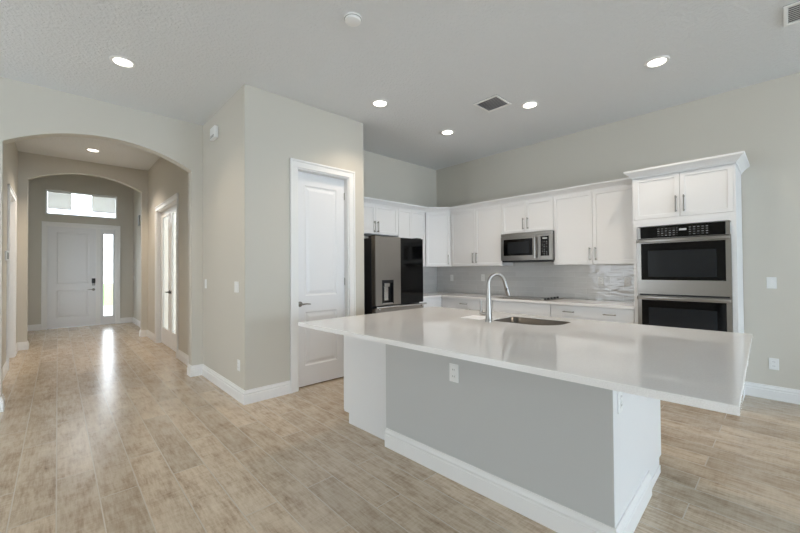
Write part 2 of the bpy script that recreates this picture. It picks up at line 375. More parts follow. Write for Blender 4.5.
st(box(1.49, 5.12, 5.23, 5.35, 0, HC), 'wall_den_south', 'wall', 'near wall of the room behind the glazed hall doors', 'wall')
st(box(1.6, 5.12, 9.0, 9.12, 0, HC), 'wall_den_north', 'wall', 'end wall of the room behind the glazed hall doors', 'wall')
st(box(-4, 6, 12.07, 20, -.2, -.12), 'ground', 'ground', 'pale concrete walk outside the front door', 'ground')
st(box(-30, 30, 20, 60, -.2, -.13), 'ground_lawn', 'grass', 'lawn seen beyond the front door', 'ground')

# ---- baseboards
BB = [(0, 0), (.018, 0), (.018, .088), (.0135, .093), (.0135, .104), (.0155, .108), (.009, .118), (.006, .128), (.006, .138), (0, .138)]
bbn = [0]
def bb(path, side): 
    o = MB().molding(path, BB).build('baseboard_%s' % side, M['trim']); struct(o, 'white moulded baseboard', 'baseboard')
bb([(1.88, YP), (XP, YP), (XP, YA), (1.247, YA), (1.247, YA+.135), (HR, YA+.135), (HR, 6.47)], 'pantry')
bb([(2.89, YP), (2.735, YP)], 'pantry_right')
bb([(HR, 8.20), (HR, Y2), (1.257, Y2), (1.257, Y2+.135), (1.465, Y2+.135), (1.465, YF), (1.185, YF)], 'hall_right')
bb([(-.27, YF), (-.73, YF), (-.73, Y2+.135), (-.385, Y2+.135), (-.385, Y2), (HL, Y2), (HL, 8.49)], 'hall_left')
bb([(HL, 7.31), (HL, YA+.135), (-.395, YA+.135), (-.395, YA), (-3.98, YA)], 'arch')
bb([(XO, -8.3), (XO, .33)], 'east')

# ---- door casings (trim) : profile swept up, over and down the opening
def casing(name, frame, a, b, top, w=.085, t=.018, label='white door casing', jamb=0, floor=0):
    m = MB()
    # jamb lining then flat casing with a back band, in a local frame with the wall face at y=0 and the room towards -y
    for x0, x1 in ((a-w, a), (b, b+w)):
        m.box(x0, x1, -t, 0, floor, top+w, .003)
    m.box(a-w, b+w, -t-.001, 0, top, top+w, .003)
    for x0, x1 in ((a-w-.002, a-w+.022), (b+w-.022, b+w+.002)): m.box(x0, x1, -t-.008, 0, floor, top+w+.002, .003)
    m.box(a-w-.002, b+w+.002, -t-.009, 0, top+w-.022, top+w+.002, .003)
    if jamb:
        m.box(a-.004, a+.014, -.003, jamb, floor, top); m.box(b-.014, b+.004, -.003, jamb, floor, top); m.box(a, b, -.003, jamb, top-.014, top+.004)
    o = m.build(name, M['trim'], frame=frame); return struct(o, label, 'door trim')
FY = lambda x, y: fr(x, y, 0)          # face towards -Y, local x = +X
FXm = lambda x, y: fr(x, y, -90)       # face towards -X, local x = -Y
FXp = lambda x, y: fr(x, y, 90)        # face towards +X, local x = +Y
casing('trim_1', FY(0, YP), 1.95, 2.65, 2.495, label='white casing around the pantry door', jamb=.112)
casing('trim_2', FY(0, YF), -.19, 1.105, 2.45, label='white casing around the front door and sidelight', jamb=.14)
casing('trim_3', FXm(HR, 0), -8.115, -6.555, 2.47, label='white casing around the glazed hall doors', jamb=.125)
casing('trim_4', FXp(HL, 0), 7.40, 8.40, 2.47, label='white casing on the left hall wall', jamb=.12)

def panel_door(mb, x0, x1, z0, z1, y, th, panels, d=.010):
    """stile and rail door, front towards -y; panels are (x0,x1,z0,z1) openings with raised fields"""
    mb.slab(x0, x1, z0, z1, y, y+d, panels); mb.box(x0, x1, y+d, y+th, z0, z1)
    for p in panels:
        a, b, c, e = p
        t = bmesh.new()   # sloped sticking round the opening
        g = .014
        A = [t.verts.new(q) for q in ((a, y, c), (b, y, c), (b, y, e), (a, y, e))]; B = [t.verts.new(q) for q in ((a+g, y+d-.0005, c+g), (b-g, y+d-.0005, c+g), (b-g, y+d-.0005, e-g), (a+g, y+d-.0005, e-g))]
        for i in range(4): t.faces.new((A[i], A[(i+1) % 4], B[(i+1) % 4], B[i]))
        bmesh.ops.recalc_face_normals(t, faces=t.faces[:])
        for f in t.faces:
            if f.normal.y > 0: f.normal_flip()
        mb.merge(t)
        mb.raised(a+.03, b-.03, y+d, c+.03, e-.03, .03, .007)
    return mb
def lever(parent, x, y, z, dirx, m='nickel', name='door_handle', L=.115):
    q = MB().lathe((x, y, z), [(.031, 0), (.031, -.006), (.026, -.010), (.012, -.012), (.011, -.045), (0, -.046)], 20, 'y')
    q.tube([(x, y-.042, z), (x+dirx*.02, y-.048, z), (x+dirx*.06, y-.046, z+.003), (x+dirx*L, y-.040, z-.004)], [.010, .010, .008, .006], 10)
    return q.build(name, M[m], parent)

# pantry door (door_1)
d1 = thing('door_1', 'white two-panel pantry door with lever handle', 'door', (2.3, YP+.07, 0)); struct(d1)
panel_door(MB(), 1.966, 2.634, .012, 2.478, YP+.072, .035, [(2.085, 2.520, 1.045, 2.33), (2.085, 2.520, .24, .86)]).build('door_leaf', M['door'], d1, smooth=False)
lever(d1, 2.02, YP+.072, .955, 1)
hg = MB()
for z in (.22, 1.2, 2.27): hg.box(2.630, 2.638, YP+.064, YP+.074, z-.045, z+.045, .001)
hg.build('hinge', M['nickel'], d1)

# front door with keypad (door_2), sidelight and transom
d2 = thing('door_2', 'white two-panel front door with black keypad lock', 'door', (.26, YF+.06, 0)); struct(d2)
panel_door(MB(), -.177, .708, .003, 2.437, YF+.06, .045, [(-.015, .575, 1.06, 2.31), (-.015, .575, .24, .90)], .012).build('door_leaf', M['door'], d2, smooth=False)
kp = box(.625, .695, YF+.032, YF+.06, 1.06, 1.18, .006, 2).build('keypad_lock', M['black'], d2); kp['label'] = 'black keypad lock'
box(.63, .69, YF+.034, YF+.06, 1.0, 1.058, .006).build('lock_plate', M['nickel'], d2)
lever(d2, .66, YF+.06, .90, -1)
st(box(.706, .80, YF+.03, YF+.13, 0, 2.436, .003), 'trim_5', 'trim', 'white mullion between front door and sidelight', 'door trim')
wn = thing('window_3', 'tall narrow sidelight window beside the front door', 'window', (.95, YF+.07, 0)); struct(wn)
MB().slab(.80, 1.092, .0, 2.448, YF+.06, YF+.105, [(.853, 1.047, .21, 2.312)]).build('window_frame', M['door'], wn)
MB().slab(.838, 1.062, .195, 2.327, YF+.05, YF+.06, [(.858, 1.042, .215, 2.307)]).build('glazing_bead', M['trim'], wn)
box(.853, 1.047, YF+.08, YF+.086, .21, 2.312).build('pane', M['glass'], wn)
wt = thing('window_4', 'wide transom window above the front door', 'window', (.45, YF+.07, 2.715)); struct(wt)
MB().slab(-.215, 1.125, 2.715, 3.30, YF+.03, YF+.12, [(-.185, 1.095, 2.745, 3.27)]).build('window_frame', M['trim'], wt)
box(-.185, 1.095, YF+.09, YF+.096, 2.745, 3.27).build('pane', M['glass'], wt)
for x0, x1, lab in ((-.18, .24, 'white slat blind at the left side of the transom window'), (.62, 1.09, 'white slat blind at the right side of the transom window')):
    t = thing('window_blind', lab, 'blind', ((x0+x1)/2, YF+.05, 3.26), group='blinds in the transom window')
    box(x0, x1, YF+.036, YF+.07, 3.24, 3.268, .003).build('head_rail', M['slat'], t)
    s_ = MB()
    for i in range(14):
        z = 3.222-i*.027
        s_.prism([(YF+.040, z+.010), (YF+.064, z-.010), (YF+.064, z-.0075), (YF+.040, z+.0125)], x0, x1, 'yz')
    s_.build('slats', M['slat'], t)
    box(x0, x1, YF+.042, YF+.062, 2.855, 2.868, .003).build('bottom_rail', M['slat'], t)

# glazed doors on the right of the hall (door_3, door_4), plain door on the left (door_5)
F3 = FXm(HR, 0)
for i, (a, b, hx, sgn, nm, lab) in enumerate(((-8.10, -7.338, -7.40, -1, 'door_3', 'far leaf of the white glazed double doors in the hall'), (-7.332, -6.57, -7.27, 1, 'door_4', 'near leaf of the white glazed double doors in the hall'))):
    t = thing(nm, lab, 'door', ((a+b)/2, .075, 0), F3); struct(t)
    MB().slab(a, b, .012, 2.455, .06, .10, [(a+.115, b-.115, .30, 2.34)]).build('door_leaf', M['door'], t)
    MB().slab(a+.10, b-.10, .285, 2.355, .054, .06, [(a+.122, b-.122, .307, 2.333)]).build('glazing_bead', M['trim'], t)
    box(a+.115, b-.115, .078, .084, .30, 2.34).build('pane', M['glass_pale'], t)
    lever(t, hx, .06, .98, sgn, 'black')
F5 = FXp(HL, 0)
t = thing('door_5', 'white panel door on the left side of the hall', 'door', (7.9, .075, 0), F5); struct(t)
panel_door(MB(), 7.416, 8.384, .012, 2.455, .07, .035, [(7.54, 8.26, 1.05, 2.31), (7.54, 8.26, .24, .86)]).build('door_leaf', M['door'], t, smooth=False)
lever(t, 7.48, .07, .98, 1)

# ------------------------------------------------------------------ kitchen cabinets
def pull(parent, x, y, z, L, vert):
    q = MB(); h = L/2
    if vert:
        q.box(x-.0055, x+.0055, y-.034, y-.024, z-h, z+h, .002)
        for s in (-1, 1): q.box(x-.0075, x+.0075, y-.027, y, z+s*(h-.014)-.007, z+s*(h-.014)+.007, .002)
    else:
        q.box(x-h, x+h, y-.034, y-.024, z-.0055, z+.0055, .002)
        for s in (-1, 1): q.box(x+s*(h-.014)-.007, x+s*(h-.014)+.007, y-.027, y, z-.0075, z+.0075, .002)
    return q.build('handle', M['nickel'], parent)
def cabinet(name, label, frame, w, d, z0, z1, doors, kick=0, group=None, cat='cabinet'):
    """local frame: x left to right seen from the front, front face at y=0, depth along +y.
    doors: (kind, x0, x1, z0, z1, [(hx, hz, vert, L)...])"""
    t = thing(name, label, cat, (w/2, d/2, z0), frame, group)
    b = MB()
    if kick:
        b.box(0, w, .02, d, z0+kick, z1); b.box(0, w, .085, d, z0, z0+kick)
    else: b.box(0, w, .02, d, z0, z1)
    b.build('carcass', M['cab'], t)
    for kind, x0, x1, a, c, hs in doors:
        p = MB().panel_face(x0+.0017, x1-.0017, 0, a+.0017, c-.0017, .0195, .057 if kind == 'door' else (.0 if kind == 'slab' else .045)).build('door' if kind == 'door' else 'drawer', M['cab'], t)
        for hx, hz, vert, L in hs: pull(p, hx, 0, hz, L, vert)
    return t
G = 'white shaker wall cabinets'
ZU0, ZU1 = 1.39, 2.335
def pair(w, z0, z1, mid=None, hz=None, L=.165, x0=0, margin=.035):
    mid = w/2 if mid is None else mid
    return [('door', x0, mid, z0, z1, [(mid-margin, hz, True, L)]), ('door', mid, w, z0, z1, [(mid+margin, hz, True, L)])]
# wall cabinets on the east (oven) wall, face at X = 4.96
FU = lambda y: FXm(4.96, y)
cabinet('wall_cabinet', 'white two-door wall cabinet between the corner cabinet and microwave', FU(3.99), .995, .325, ZU0, ZU1, pair(.995, ZU0+.006, ZU1-.01, .495, 1.525), group=G)
cabinet('wall_cabinet', 'short white two-door wall cabinet right above the microwave', FU(2.992), .79, .325, 1.865, ZU1, pair(.79, 1.871, ZU1-.01, .385, 2.00), group=G)
cabinet('wall_cabinet', 'wide white two-door wall cabinet between microwave and oven tower', FU(2.20), 1.02, .325, ZU0, ZU1, pair(1.02, ZU0+.006, ZU1-.01, .50, 1.525), group=G)
# diagonal corner wall cabinet
A = Vector((4.62, 4.27)); B = Vector((4.96, 3.992)); ang = math.degrees(math.atan2(B.y-A.y, B.x-A.x)); wd = (B-A).length
fd = fr(A.x, A.y, ang)
t = thing('wall_cabinet', 'white single-door wall cabinet set diagonally in the kitchen corner', 'cabinet', (wd/2, .15, ZU0), fd, G)
inv = fd.inverted()
pts = [inv @ Vector((x, y, 0)) for x, y in ((4.634, 4.281), (4.971, 4.006), (5.285, 4.0), (5.285, 4.595), (4.63, 4.595))]
MB().prism([(p.x, p.y) for p in pts], ZU0, ZU1).build('carcass', M['cab'], t)
p = MB().panel_face(.003, wd-.008, 0, ZU0+.006, ZU1-.01, .0185).build('door', M['cab'], t)
pull(p, wd-.05, 0, 1.51, .165, True)
# north wall, face at Y = 4.27
FN = lambda x: FY(x, 4.27)
cabinet('wall_cabinet', 'short white two-door wall cabinet over the refrigerator', FN(3.045), .93, .325, 1.88, ZU1, pair(.93, 1.886, ZU1-.01, .468, 1.995), group=G)
cabinet('wall_cabinet', 'narrow white two-door wall cabinet between refrigerator top and corner', FN(3.98), .63, .325, ZU0, ZU1,
        [('door', .0, .305, ZU0+.006, ZU1-.01, [(.27, 1.525, True, .165)]), ('door', .305, .628, ZU0+.006, ZU1-.01, [(.34, 1.525, True, .165)])], group=G)
st(box(2.892, 3.043, 4.285, 4.595, 1.88, ZU1), 'trim_6', 'cab', 'white filler strip beside the wall cabinet over the refrigerator', 'filler')

CR = [(-.018, ZU1-.012), (.006, ZU1-.012), (.010, ZU1+.006), (.016, ZU1+.012), (.030, ZU1+.032), (.052, ZU1+.052), (.058, ZU1+.056), (.060, ZU1+.075), (-.018, ZU1+.075)]
c = MB().molding([(4.96, 1.18), (4.96, 3.992), (4.62, 4.27), (2.895, 4.27)], CR).build('crown_moulding', M['cab'], loc=(4.9, 3, ZU1))
tag(c, 'white crown moulding running along the tops of the wall cabinets', 'crown moulding')

# oven tower cabinet, face at X = 4.66, Y .33 .. 1.175
FT = FXm(4.66, 1.175); WT = .845
t = thing('oven_tower_cabinet', 'tall white cabinet tower housing the double wall oven', 'cabinet', (WT/2, .31, 0), FT)
MB().box(0, .019, .0202, .62, .0, ZU1).box(WT-.019, WT, .0202, .62, 0, ZU1).box(.019, WT-.019, .02, .62, 1.80, ZU1).box(.019, WT-.019, .60, .62, .1, 1.8).box(.019, WT-.019, .02, .6, .1, .435).box(.019, WT-.019, .085, .6, 0, .1).build('carcass', M['cab'], t)
MB().slab(.0, WT, .10, ZU1, 0, .02, [(.045, .80, .44, 1.79), (.012, WT-.015, 1.868, ZU1-.012)]).build('face_frame', M['cab'], t)
for x0, x1, hx in ((.012, .42, .388), (.42, WT-.015, .455)):
    p = MB().panel_face(x0+.0015, x1-.0015, -.001, 1.870, ZU1-.014, .02, .055).build('door', M['cab'], t); pull(p, hx, -.001, 2.00, .17, True)
p = MB().panel_face(.014, WT-.016, -.02, .12, .42, .0195, .05).build('drawer', M['cab'], t); pull(p, WT/2, -.02, .36, .17, False)
CT = [(o*1.15, z+.0) for o, z in CR]
MB().molding([(WT+.0, .62), (WT, 0), (0, 0), (0, .24)], [(o, z) for o, z in CT]).build('crown', M['cab'], t)
MB().box(0, WT, 0, .62, ZU1+.002, ZU1+.06).build('top_board', M['cab'], t)

# base cabinets on the east wall, face at X = 4.66(drawer fronts) ; counter edge at 4.65
GB = 'white base cabinets under the back counter'
FB = lambda y: FXm(4.675, y)
def drawers_below(w, n=2):
    zs = [.10, .42, .735]
    return [('drawer', .004, w-.004, zs[i], zs[i+1], [(w/2, (zs[i]+zs[i+1])/2+.08, False, .14)]) for i in range(2)]
cabinet('base_cabinet', 'white base cabinet with one wide two-handled drawer beside the oven tower', FB(2.125), .945, .61, 0, .882,
        [('slab', .003, .942, .737, .876, [(.945-2.125+1.18+.235-.0, .80, False, .14), (.70, .80, False, .14)]), ('door', .003, .472, .10, .735, [(.43, .64, True, .165)]), ('door', .472, .942, .10, .735, [(.515, .64, True, .165)])], .1, GB)
cabinet('base_cabinet', 'white base cabinet with plain false front below the cooktop', FB(2.99), .862, .61, 0, .882,
        [('slab', .003, .859, .737, .876, [])] + drawers_below(.862), .1, GB)
cabinet('base_cabinet', 'white base cabinet with a single short drawer between cooktop and corner', FB(3.984), .991, .61, 0, .882,
        [('slab', .15, .989, .737, .876, [(.475, .797, False, .14)]), ('door', .15, .57, .10, .735, [(.53, .64, True, .165)]), ('door', .57, .989, .10, .735, [(.6, .64, True, .165)])], .1, GB)
cabinet('base_cabinet', 'white base cabinet right beside the refrigerator in the corner', FY(3.93, 3.985), .743, .61, 0, .882,
        [('slab', .003, .763, .737, .876, []), ('door', .003, .763, .10, .735, [(.06, .64, True, .165)])], .1, GB)
ct = MB().box(4.65, 5.287, 1.177, 3.955, .884, .914).box(3.93, 5.287, 3.955, 4.597, .884, .914).build('back_countertop', M['quartz'], loc=(5, 2.5, .884), smooth=False)
tag(ct, 'white quartz L-shaped countertop along the back walls', 'countertop')
bs = MB().box(XO-.009, XO-.001, 1.18, 4.59, .915, 1.388).box(XO-.009, XO-.001, 2.2, 2.99, 1.388, 1.86).build('tile_backsplash', M['tile'], loc=(5.28, 2.8, .915), smooth=False)
tag(bs, 'glossy grey wavy subway tile backsplash along the oven and microwave wall', 'backsplash')
bs = MB().box(3.93, XO-.0095, YB-.009, YB-.001, .915, 1.388).build('tile_backsplash', M['tile'], loc=(4.6, 4.59, .915), smooth=False)
tag(bs, 'short glossy grey tile backsplash right beside the refrigerator', 'backsplash')

# ------------------------------------------------------------------ appliances
# double wall oven
oy = -.028
ov = thing('double_wall_oven', 'stainless steel double wall oven with black glass doors', 'oven', (.42, .2, .45), FT)
MB().slab(.038, .808, .448, 1.782, -.006, -.001, [(.052, .793, .46, 1.77)]).build('trim_frame', M['steel'], ov)
box(.055, .79, 0.0, .55, .465, 1.77).build('body', M['steel_dark'], ov)
cp = MB().box(.04, .076, oy, 0, 1.655, 1.778, .002).box(.77, .806, oy, 0, 1.655, 1.778, .002).box(.076, .77, oy+.004, 0, 1.655, 1.658).build('control_panel', M['steel'], ov)
gl = box(.076, .77, oy-.001, -.002, 1.658, 1.779, .001).build('control_glass', M['blackglass'], cp); gl['label'] = 'black glass control strip'
for x0, x1 in ((.225, .400), (.492, .655)):
    box(x0, x1, oy-.0018, oy-.001, 1.676, 1.762).build('keypad', M['keypad'], cp)
box(.415, .475, oy-.0018, oy-.001, 1.722, 1.742).build('display', M['mark'], cp)
for z0, z1 in ((1.062, 1.648), (.462, 1.045)):
    d = MB().slab(.04, .806, z0, z1, oy, -.001, [(.078, .768, z0+.150, z1-.045)]).build('oven_door', M['steel'], ov)
    g = box(.077, .769, oy+.001, oy+.006, z0+.149, z1-.044).build('door_glass', M['blackglass'], d); g['label'] = 'black glass oven door panel'
    box(.14, .70, oy-.0006, oy+.003, z0+.185, z1-.125, .0002).build('oven_window', M['window_glass'], d)
    hb = MB().box(.045, .801, oy-.052, oy-.032, z1-.036, z1-.004, .006, 2)
    for x in (.07, .776): hb.box(x-.012, x+.012, oy-.036, oy, z1-.032, z1-.008, .003)
    hb.build('handle', M['steel'], d)

# microwave
FM = FXm(4.885, 2.972); wm = .785
mw = thing('microwave', 'stainless over-the-range microwave hung below the short cabinet', 'microwave', (wm/2, .2, 1.45), FM)
box(0, wm, .03, .395, 1.452, 1.862, .003).build('body', M['black'], mw)
MB().box(0, wm, 0, .03, 1.818, 1.862, .003).build('top_band', M['steel'], mw)
dr = MB().slab(0, .605, 1.465, 1.816, .0, .03, [(.045, .505, 1.535, 1.775)]).build('door', M['steel'], mw)
box(.044, .506, .002, .012, 1.534, 1.776).build('door_glass', M['blackglass'], dr)
box(.11, .455, .0012, .006, 1.565, 1.735).build('door_window', M['window_glass'], dr)
hb = MB().tube([(.555, -.045, 1.49), (.555, -.05, 1.56), (.555, -.052, 1.64), (.555, -.05, 1.72), (.555, -.045, 1.79)], .014, 12)
for z in (1.50, 1.78): hb.box(.545, .565, -.045, 0, z-.01, z+.01, .003)
hb.build('handle', M['steel'], dr)
cpn = MB().slab(.607, wm, 1.465, 1.816, 0, .03, [(.622, wm-.045, 1.52, 1.79)]).build('control_panel', M['steel'], mw)
box(.621, wm-.044, .001, .012, 1.519, 1.791).build('control_glass', M['blackglass'], cpn)
box(.640, .722, -.0004, .002, 1.53, 1.735).build('keypad', M['keypad'], cpn)
box(.650, .716, -.0004, .002, 1.752, 1.772).build('display', M['mark'], cpn)
MB().box(.02, wm-.02, .01, .38, 1.440, 1.452, .002).build('vent_grille', M['steel_dark'], mw)

# cooktop
ckt = thing('cooktop', 'flat stainless edged electric cooktop with a row of knobs', 'cooktop', (4.96, 2.55, .914))
box(4.71, 5.20, 2.19, 2.93, .9143, .921, .002).build('trim_frame', M['steel'], ckt)
box(4.72, 5.19, 2.29, 2.92, .920, .9235, .001).build('glass', mat('grey_reflective_cooktop_glass', (112, 110, 108), .22), ckt)  # lighter grey base colour stands in for reflections on the cooktop glass
for i in range(5):
    x = 4.765+i*.096
    MB().lathe((x, 2.238, .9205), [(.019, 0), (.019, .004), (.016, .006), (.0155, .024), (.013, .027), (0, .0275)], 18).build('knob', M['steel_dark'], ckt)

# refrigerator
RF = FY(2.998, 3.66)
rf = thing('refrigerator', 'stainless french-door refrigerator with one black door', 'refrigerator', (.455, .45, 0), RF)
box(.004, .908, .085, .89, .02, 1.765, .004).build('body', M['steel_dark'], rf)
dl = MB().slab(.002, .450, .872, 1.785, 0, .08, [(.112, .318, .888, 1.205)]).build('door', M['steel'], rf); dl['label'] = 'stainless door with water dispenser'
dsp = MB().box(.112, .318, .055, .079, .888, 1.205).box(.112, .118, .0, .056, .888, 1.205).box(.312, .318, .0, .056, .888, 1.205).box(.118, .312, .004, .056, 1.165, 1.205).build('dispenser_recess', M['black'], dl)
q = MB().box(.17, .262, .012, .05, 1.11, 1.166, .004).box(.182, .25, .03, .052, .93, 1.12, .004).box(.12, .31, .004, .054, .888, .902, .003)
q.build('dispenser_paddle', M['chrome'], dl)
dr_ = box(.456, .910, .006, .08, .872, 1.785, .004).build('door', M['blackglass'], rf); dr_['label'] = 'glossy black door panel'
fz = box(.002, .910, 0, .08, .10, .832, .004).build('freezer_drawer', M['steel'], rf)
hb = MB().box(-.008, .918, -.056, -.030, .838, .862, .006, 2)
for x in (.05, .86): hb.box(x-.015, x+.015, -.032, .02, .815, .842, .003)
hb.build('handle', M['chrome'], fz)
for x in (.06, .85): box(x-.05, x+.05, .03, .16, 1.765, 1.800, .006).build('hinge_cover', M['steel_dark'], rf)
MB().box(.02, .89, .04, .1, .01, .095).build('kick_grille', M['black'], rf)

# ------------------------------------------------------------------ island (its own slightly turned frame)
FI = fr(1.526, .108, 1.804)
E0, E1, N0, N1 = .37, 1.43, .447, 2.0
ib = thing('kitchen_island_base', 'greige and white kitchen island base with tall white baseboard', 'kitchen island', (.9, 1.3, 0), FI)
box(E0, E0+.105, N0+.0016, N1, 0, .883).build('knee_wall', M['island'], ib)
MB().box(E0+.0012, E0+.106, N0, N0+.0015, 0, .883).box(E0+.106, 1.37, N0, N0+.018, 0, .883).box(1.37, 1.43, N0, N0+.018, .095, .883).build('end_panel', M['cab'], ib)
MB().box(E0+.106, 1.54, N0+.06, N1, 0, .10).box(E0+.106, 1.60, N0+.06, N1, .10, .64).box(E0+.106, 1.36, N0+.019, N0+.06, 0, .883).build('cabinet_body', M['cab'], ib)
box(E0+.106, 1.10, N0+.061, N1, .641, .883).build('cabinet_back', M['cab'], ib)
box(1.58, 1.60, N0+.061, N1, .641, .883).build('front_rail', M['cab'], ib)
pf = fr(0, 0, 0)
MB().molding([(E0, N1), (E0, N0), (1.05, N0)][::-1], [(o, z) for o, z in BB][::-1]).build('baseboard', M['trim'], ib)
MB().box(1.051, 1.372, N0-.006, N0, 0, .05, .002).build('shoe_moulding', M['trim'], ib)
for a, b in ((.51, 1.0), (1.0, 1.5), (1.5, 2.0)):
    dd = MB()
    t_ = bmesh.new()
    dd.box(1.601, 1.620, a+.002, b-.002, .105, .875, .002)
    dd.build('cabinet_door', M['cab'], ib)
ec = thing('island_end_cabinet', 'white cabinet closing the far end of the island towards pantry', 'cabinet', (.9, 2.3, 0), FI)
MB().box(.42, 1.60, N1+.001, 2.60, .09, .883).box(.42, 1.60, N1+.001, 2.535, 0, .09).build('carcass', M['cab'], ec)
for a, b in ((.425, 1.01), (1.01, 1.595)): box(a+.002, b-.002, 2.601, 2.62, .095, .878, .002).build('door', M['cab'], ec)

# counter with the sink cut-out
def rrect(x0, x1, y0, y1, rs, n=10):
    cs = [((x1-rs[0], y0+rs[0]), -90, rs[0]), ((x1-rs[1], y1-rs[1]), 0, rs[1]), ((x0+rs[2], y1-rs[2]), 90, rs[2]), ((x0+rs[3], y0+rs[3]), 180, rs[3])]
    out = []
    for (cx, cy), a0, r in cs:
        for i in range(n+1):
            a = math.radians(a0+90*i/n); out.append((cx+r*math.cos(a), cy+r*math.sin(a)))
    return out
def holed(outer, inner, z0, z1, ch=.003):
    t = bmesh.new()
    def loop(P, z): return [t.verts.new((x, y, z)) for x, y in P]
    cx = sum(p[0] for p in outer)/len(outer); cy = sum(p[1] for p in outer)/len(outer)
    sh = [(x-ch*(1 if x > cx else -1), y-ch*(1 if y > cy else -1)) for x, y in outer]
    o1, o2, o3 = loop(sh, z1), loop(outer, z1-ch), loop(outer, z0); i1, i3 = loop(inner, z1), loop(inner, z0)
    def ring(A, B):
        n = len(A)
        for k in range(n): t.faces.new((A[k], A[(k+1) % n], B[(k+1) % n], B[k]))
    ring(o1, o2); ring(o2, o3); ring(i1, i3)
    for O_, I_ in ((o1, i1), (o3, i3)):
        es = []
        for L_ in (O_, I_):
            for k in range(len(L_)):
                e = t.edges.get((L_[k], L_[(k+1) % len(L_)])) or t.edges.new((L_[k], L_[(k+1) % len(L_)])); es.append(e)
        bmesh.ops.triangle_fill(t, use_beauty=True, use_dissolve=False, edges=es)
    bmesh.ops.recalc_face_normals(t, faces=t.faces[:])
    m = MB(); m.merge(t); return m
SK = dict(x0=1.14, x1=1.52, y0=1.03, y1=1.555)
inner = rrect(SK['x0'], SK['x1'], SK['y0'], SK['y1'], (.06, .06, .06, .21))
ic = holed([(0, 0), (1.71, 0), (1.71, 2.655), (0, 2.655)], inner, .884, .914).build('island_countertop', M['quartz'], frame=FI, loc=(.85, 1.3, .884), smooth=False)
tag(ic, 'large white polished quartz island countertop with sink cut-out', 'countertop')
sk = thing('undermount_sink', 'stainless undermount sink set into the island countertop', 'sink', (1.38, 1.4, .70), FI)
t_ = bmesh.new()
g = .006
g = -.0025
rims = [(rrect(SK['x0']-g, SK['x1']+g, SK['y0']-g, SK['y1']+g, (.06, .06, .06, .21)), .911), (rrect(SK['x0']-g+.004, SK['x1']+g-.004, SK['y0']-g+.004, SK['y1']+g-.004, (.06, .06, .06, .21)), .72), (rrect(SK['x0']+.02, SK['x1']-.02, SK['y0']+.02, SK['y1']-.02, (.05, .05, .05, .19)), .685)]
lv = [[t_.verts.new((x, y, z)) for x, y in P] for P, z in rims]
for A_, B_ in zip(lv, lv[1:]):
    for k2 in range(len(A_)): t_.faces.new((A_[k2], A_[(k2+1) % len(A_)], B_[(k2+1) % len(A_)], B_[k2]))
t_.faces.new(lv[-1]); bmesh.ops.recalc_face_normals(t_, faces=t_.faces[:])
m = MB(); m.merge(t_); bowl = m.build('bowl', M['sinksteel'], sk)
sm = bowl.modifiers.new('gauge', 'SOLIDIFY'); sm.thickness = .002; sm.offset = 0
MB().lathe((1.34, 1.32, .685), [(.055, 0.001), (.055, .004), (.045, .005), (.03, .002), (0, .002)], 24).build('drain', M['chrome'], sk)

# faucet
fc = thing('faucet', 'tall brushed gooseneck pull-down faucet beside the island sink', 'faucet', (1.075, 1.53, .914), FI)
fx, fy = 1.075, 1.53
prof = [(.030, .9145), (.030, .922), (.026, .930), (.0245, .96), (.022, 1.05), (.0165, 1.17), (.0145, 1.228), (0, 1.228)]
MB().lathe((fx, fy, 0), prof, 24).build('body', M['steel'], fc)
dxy = Vector((.90, -.43)).normalized()
arc = []; Rr = .077
for i in range(15):
    a = math.pi - math.pi*.93*i/14
    s_ = Rr+Rr*math.cos(a); arc.append((fx+dxy.x*s_, fy+dxy.y*s_, 1.224+Rr*math.sin(a)*.98))
MB().tube([(fx, fy, 1.20)]+arc, .0135, 14).build('spout', M['steel'], fc)
e = Vector(arc[-1]); d_ = (Vector(arc[-1])-Vector(arc[-2])).normalized()
sh = MB().tube([e-d_*.005, e+d_*.03, e+d_*.075, e+d_*.125, e+d_*.128], [.0145, .0155, .019, .020, .017], 16).build('spray_head', M['steel'], fc)
b_ = e+d_*.06; MB().tube([b_+Vector((-.012, -.012, 0)), b_+Vector((-.016, -.014, -.02))], .006, 8).build('spray_button', M['black'], sh)
hy = fy+.072
MB().tube([(fx-.004, fy+.015, .978), (fx-.006, fy+.05, .978), (fx-.006, hy+.005, .978)], [.015, .015, .013], 14).tube([(fx-.006, hy-.006, .972), (fx-.006, hy-.004, 1.02), (fx-.006, hy-.002, 1.085)], [.0135, .0095, .0075], 12).build('handle', M['steel'], fc)

pp = MB().box(1.12, 1.34, 1.645, 1.85, .9145, .9165)
pp = pp.build('paper_sheet', M['paper'], frame=FI, loc=(1.25, 1.68, .9145)); tag(pp, 'white sheet of paper lying on the island behind the faucet', 'paper')

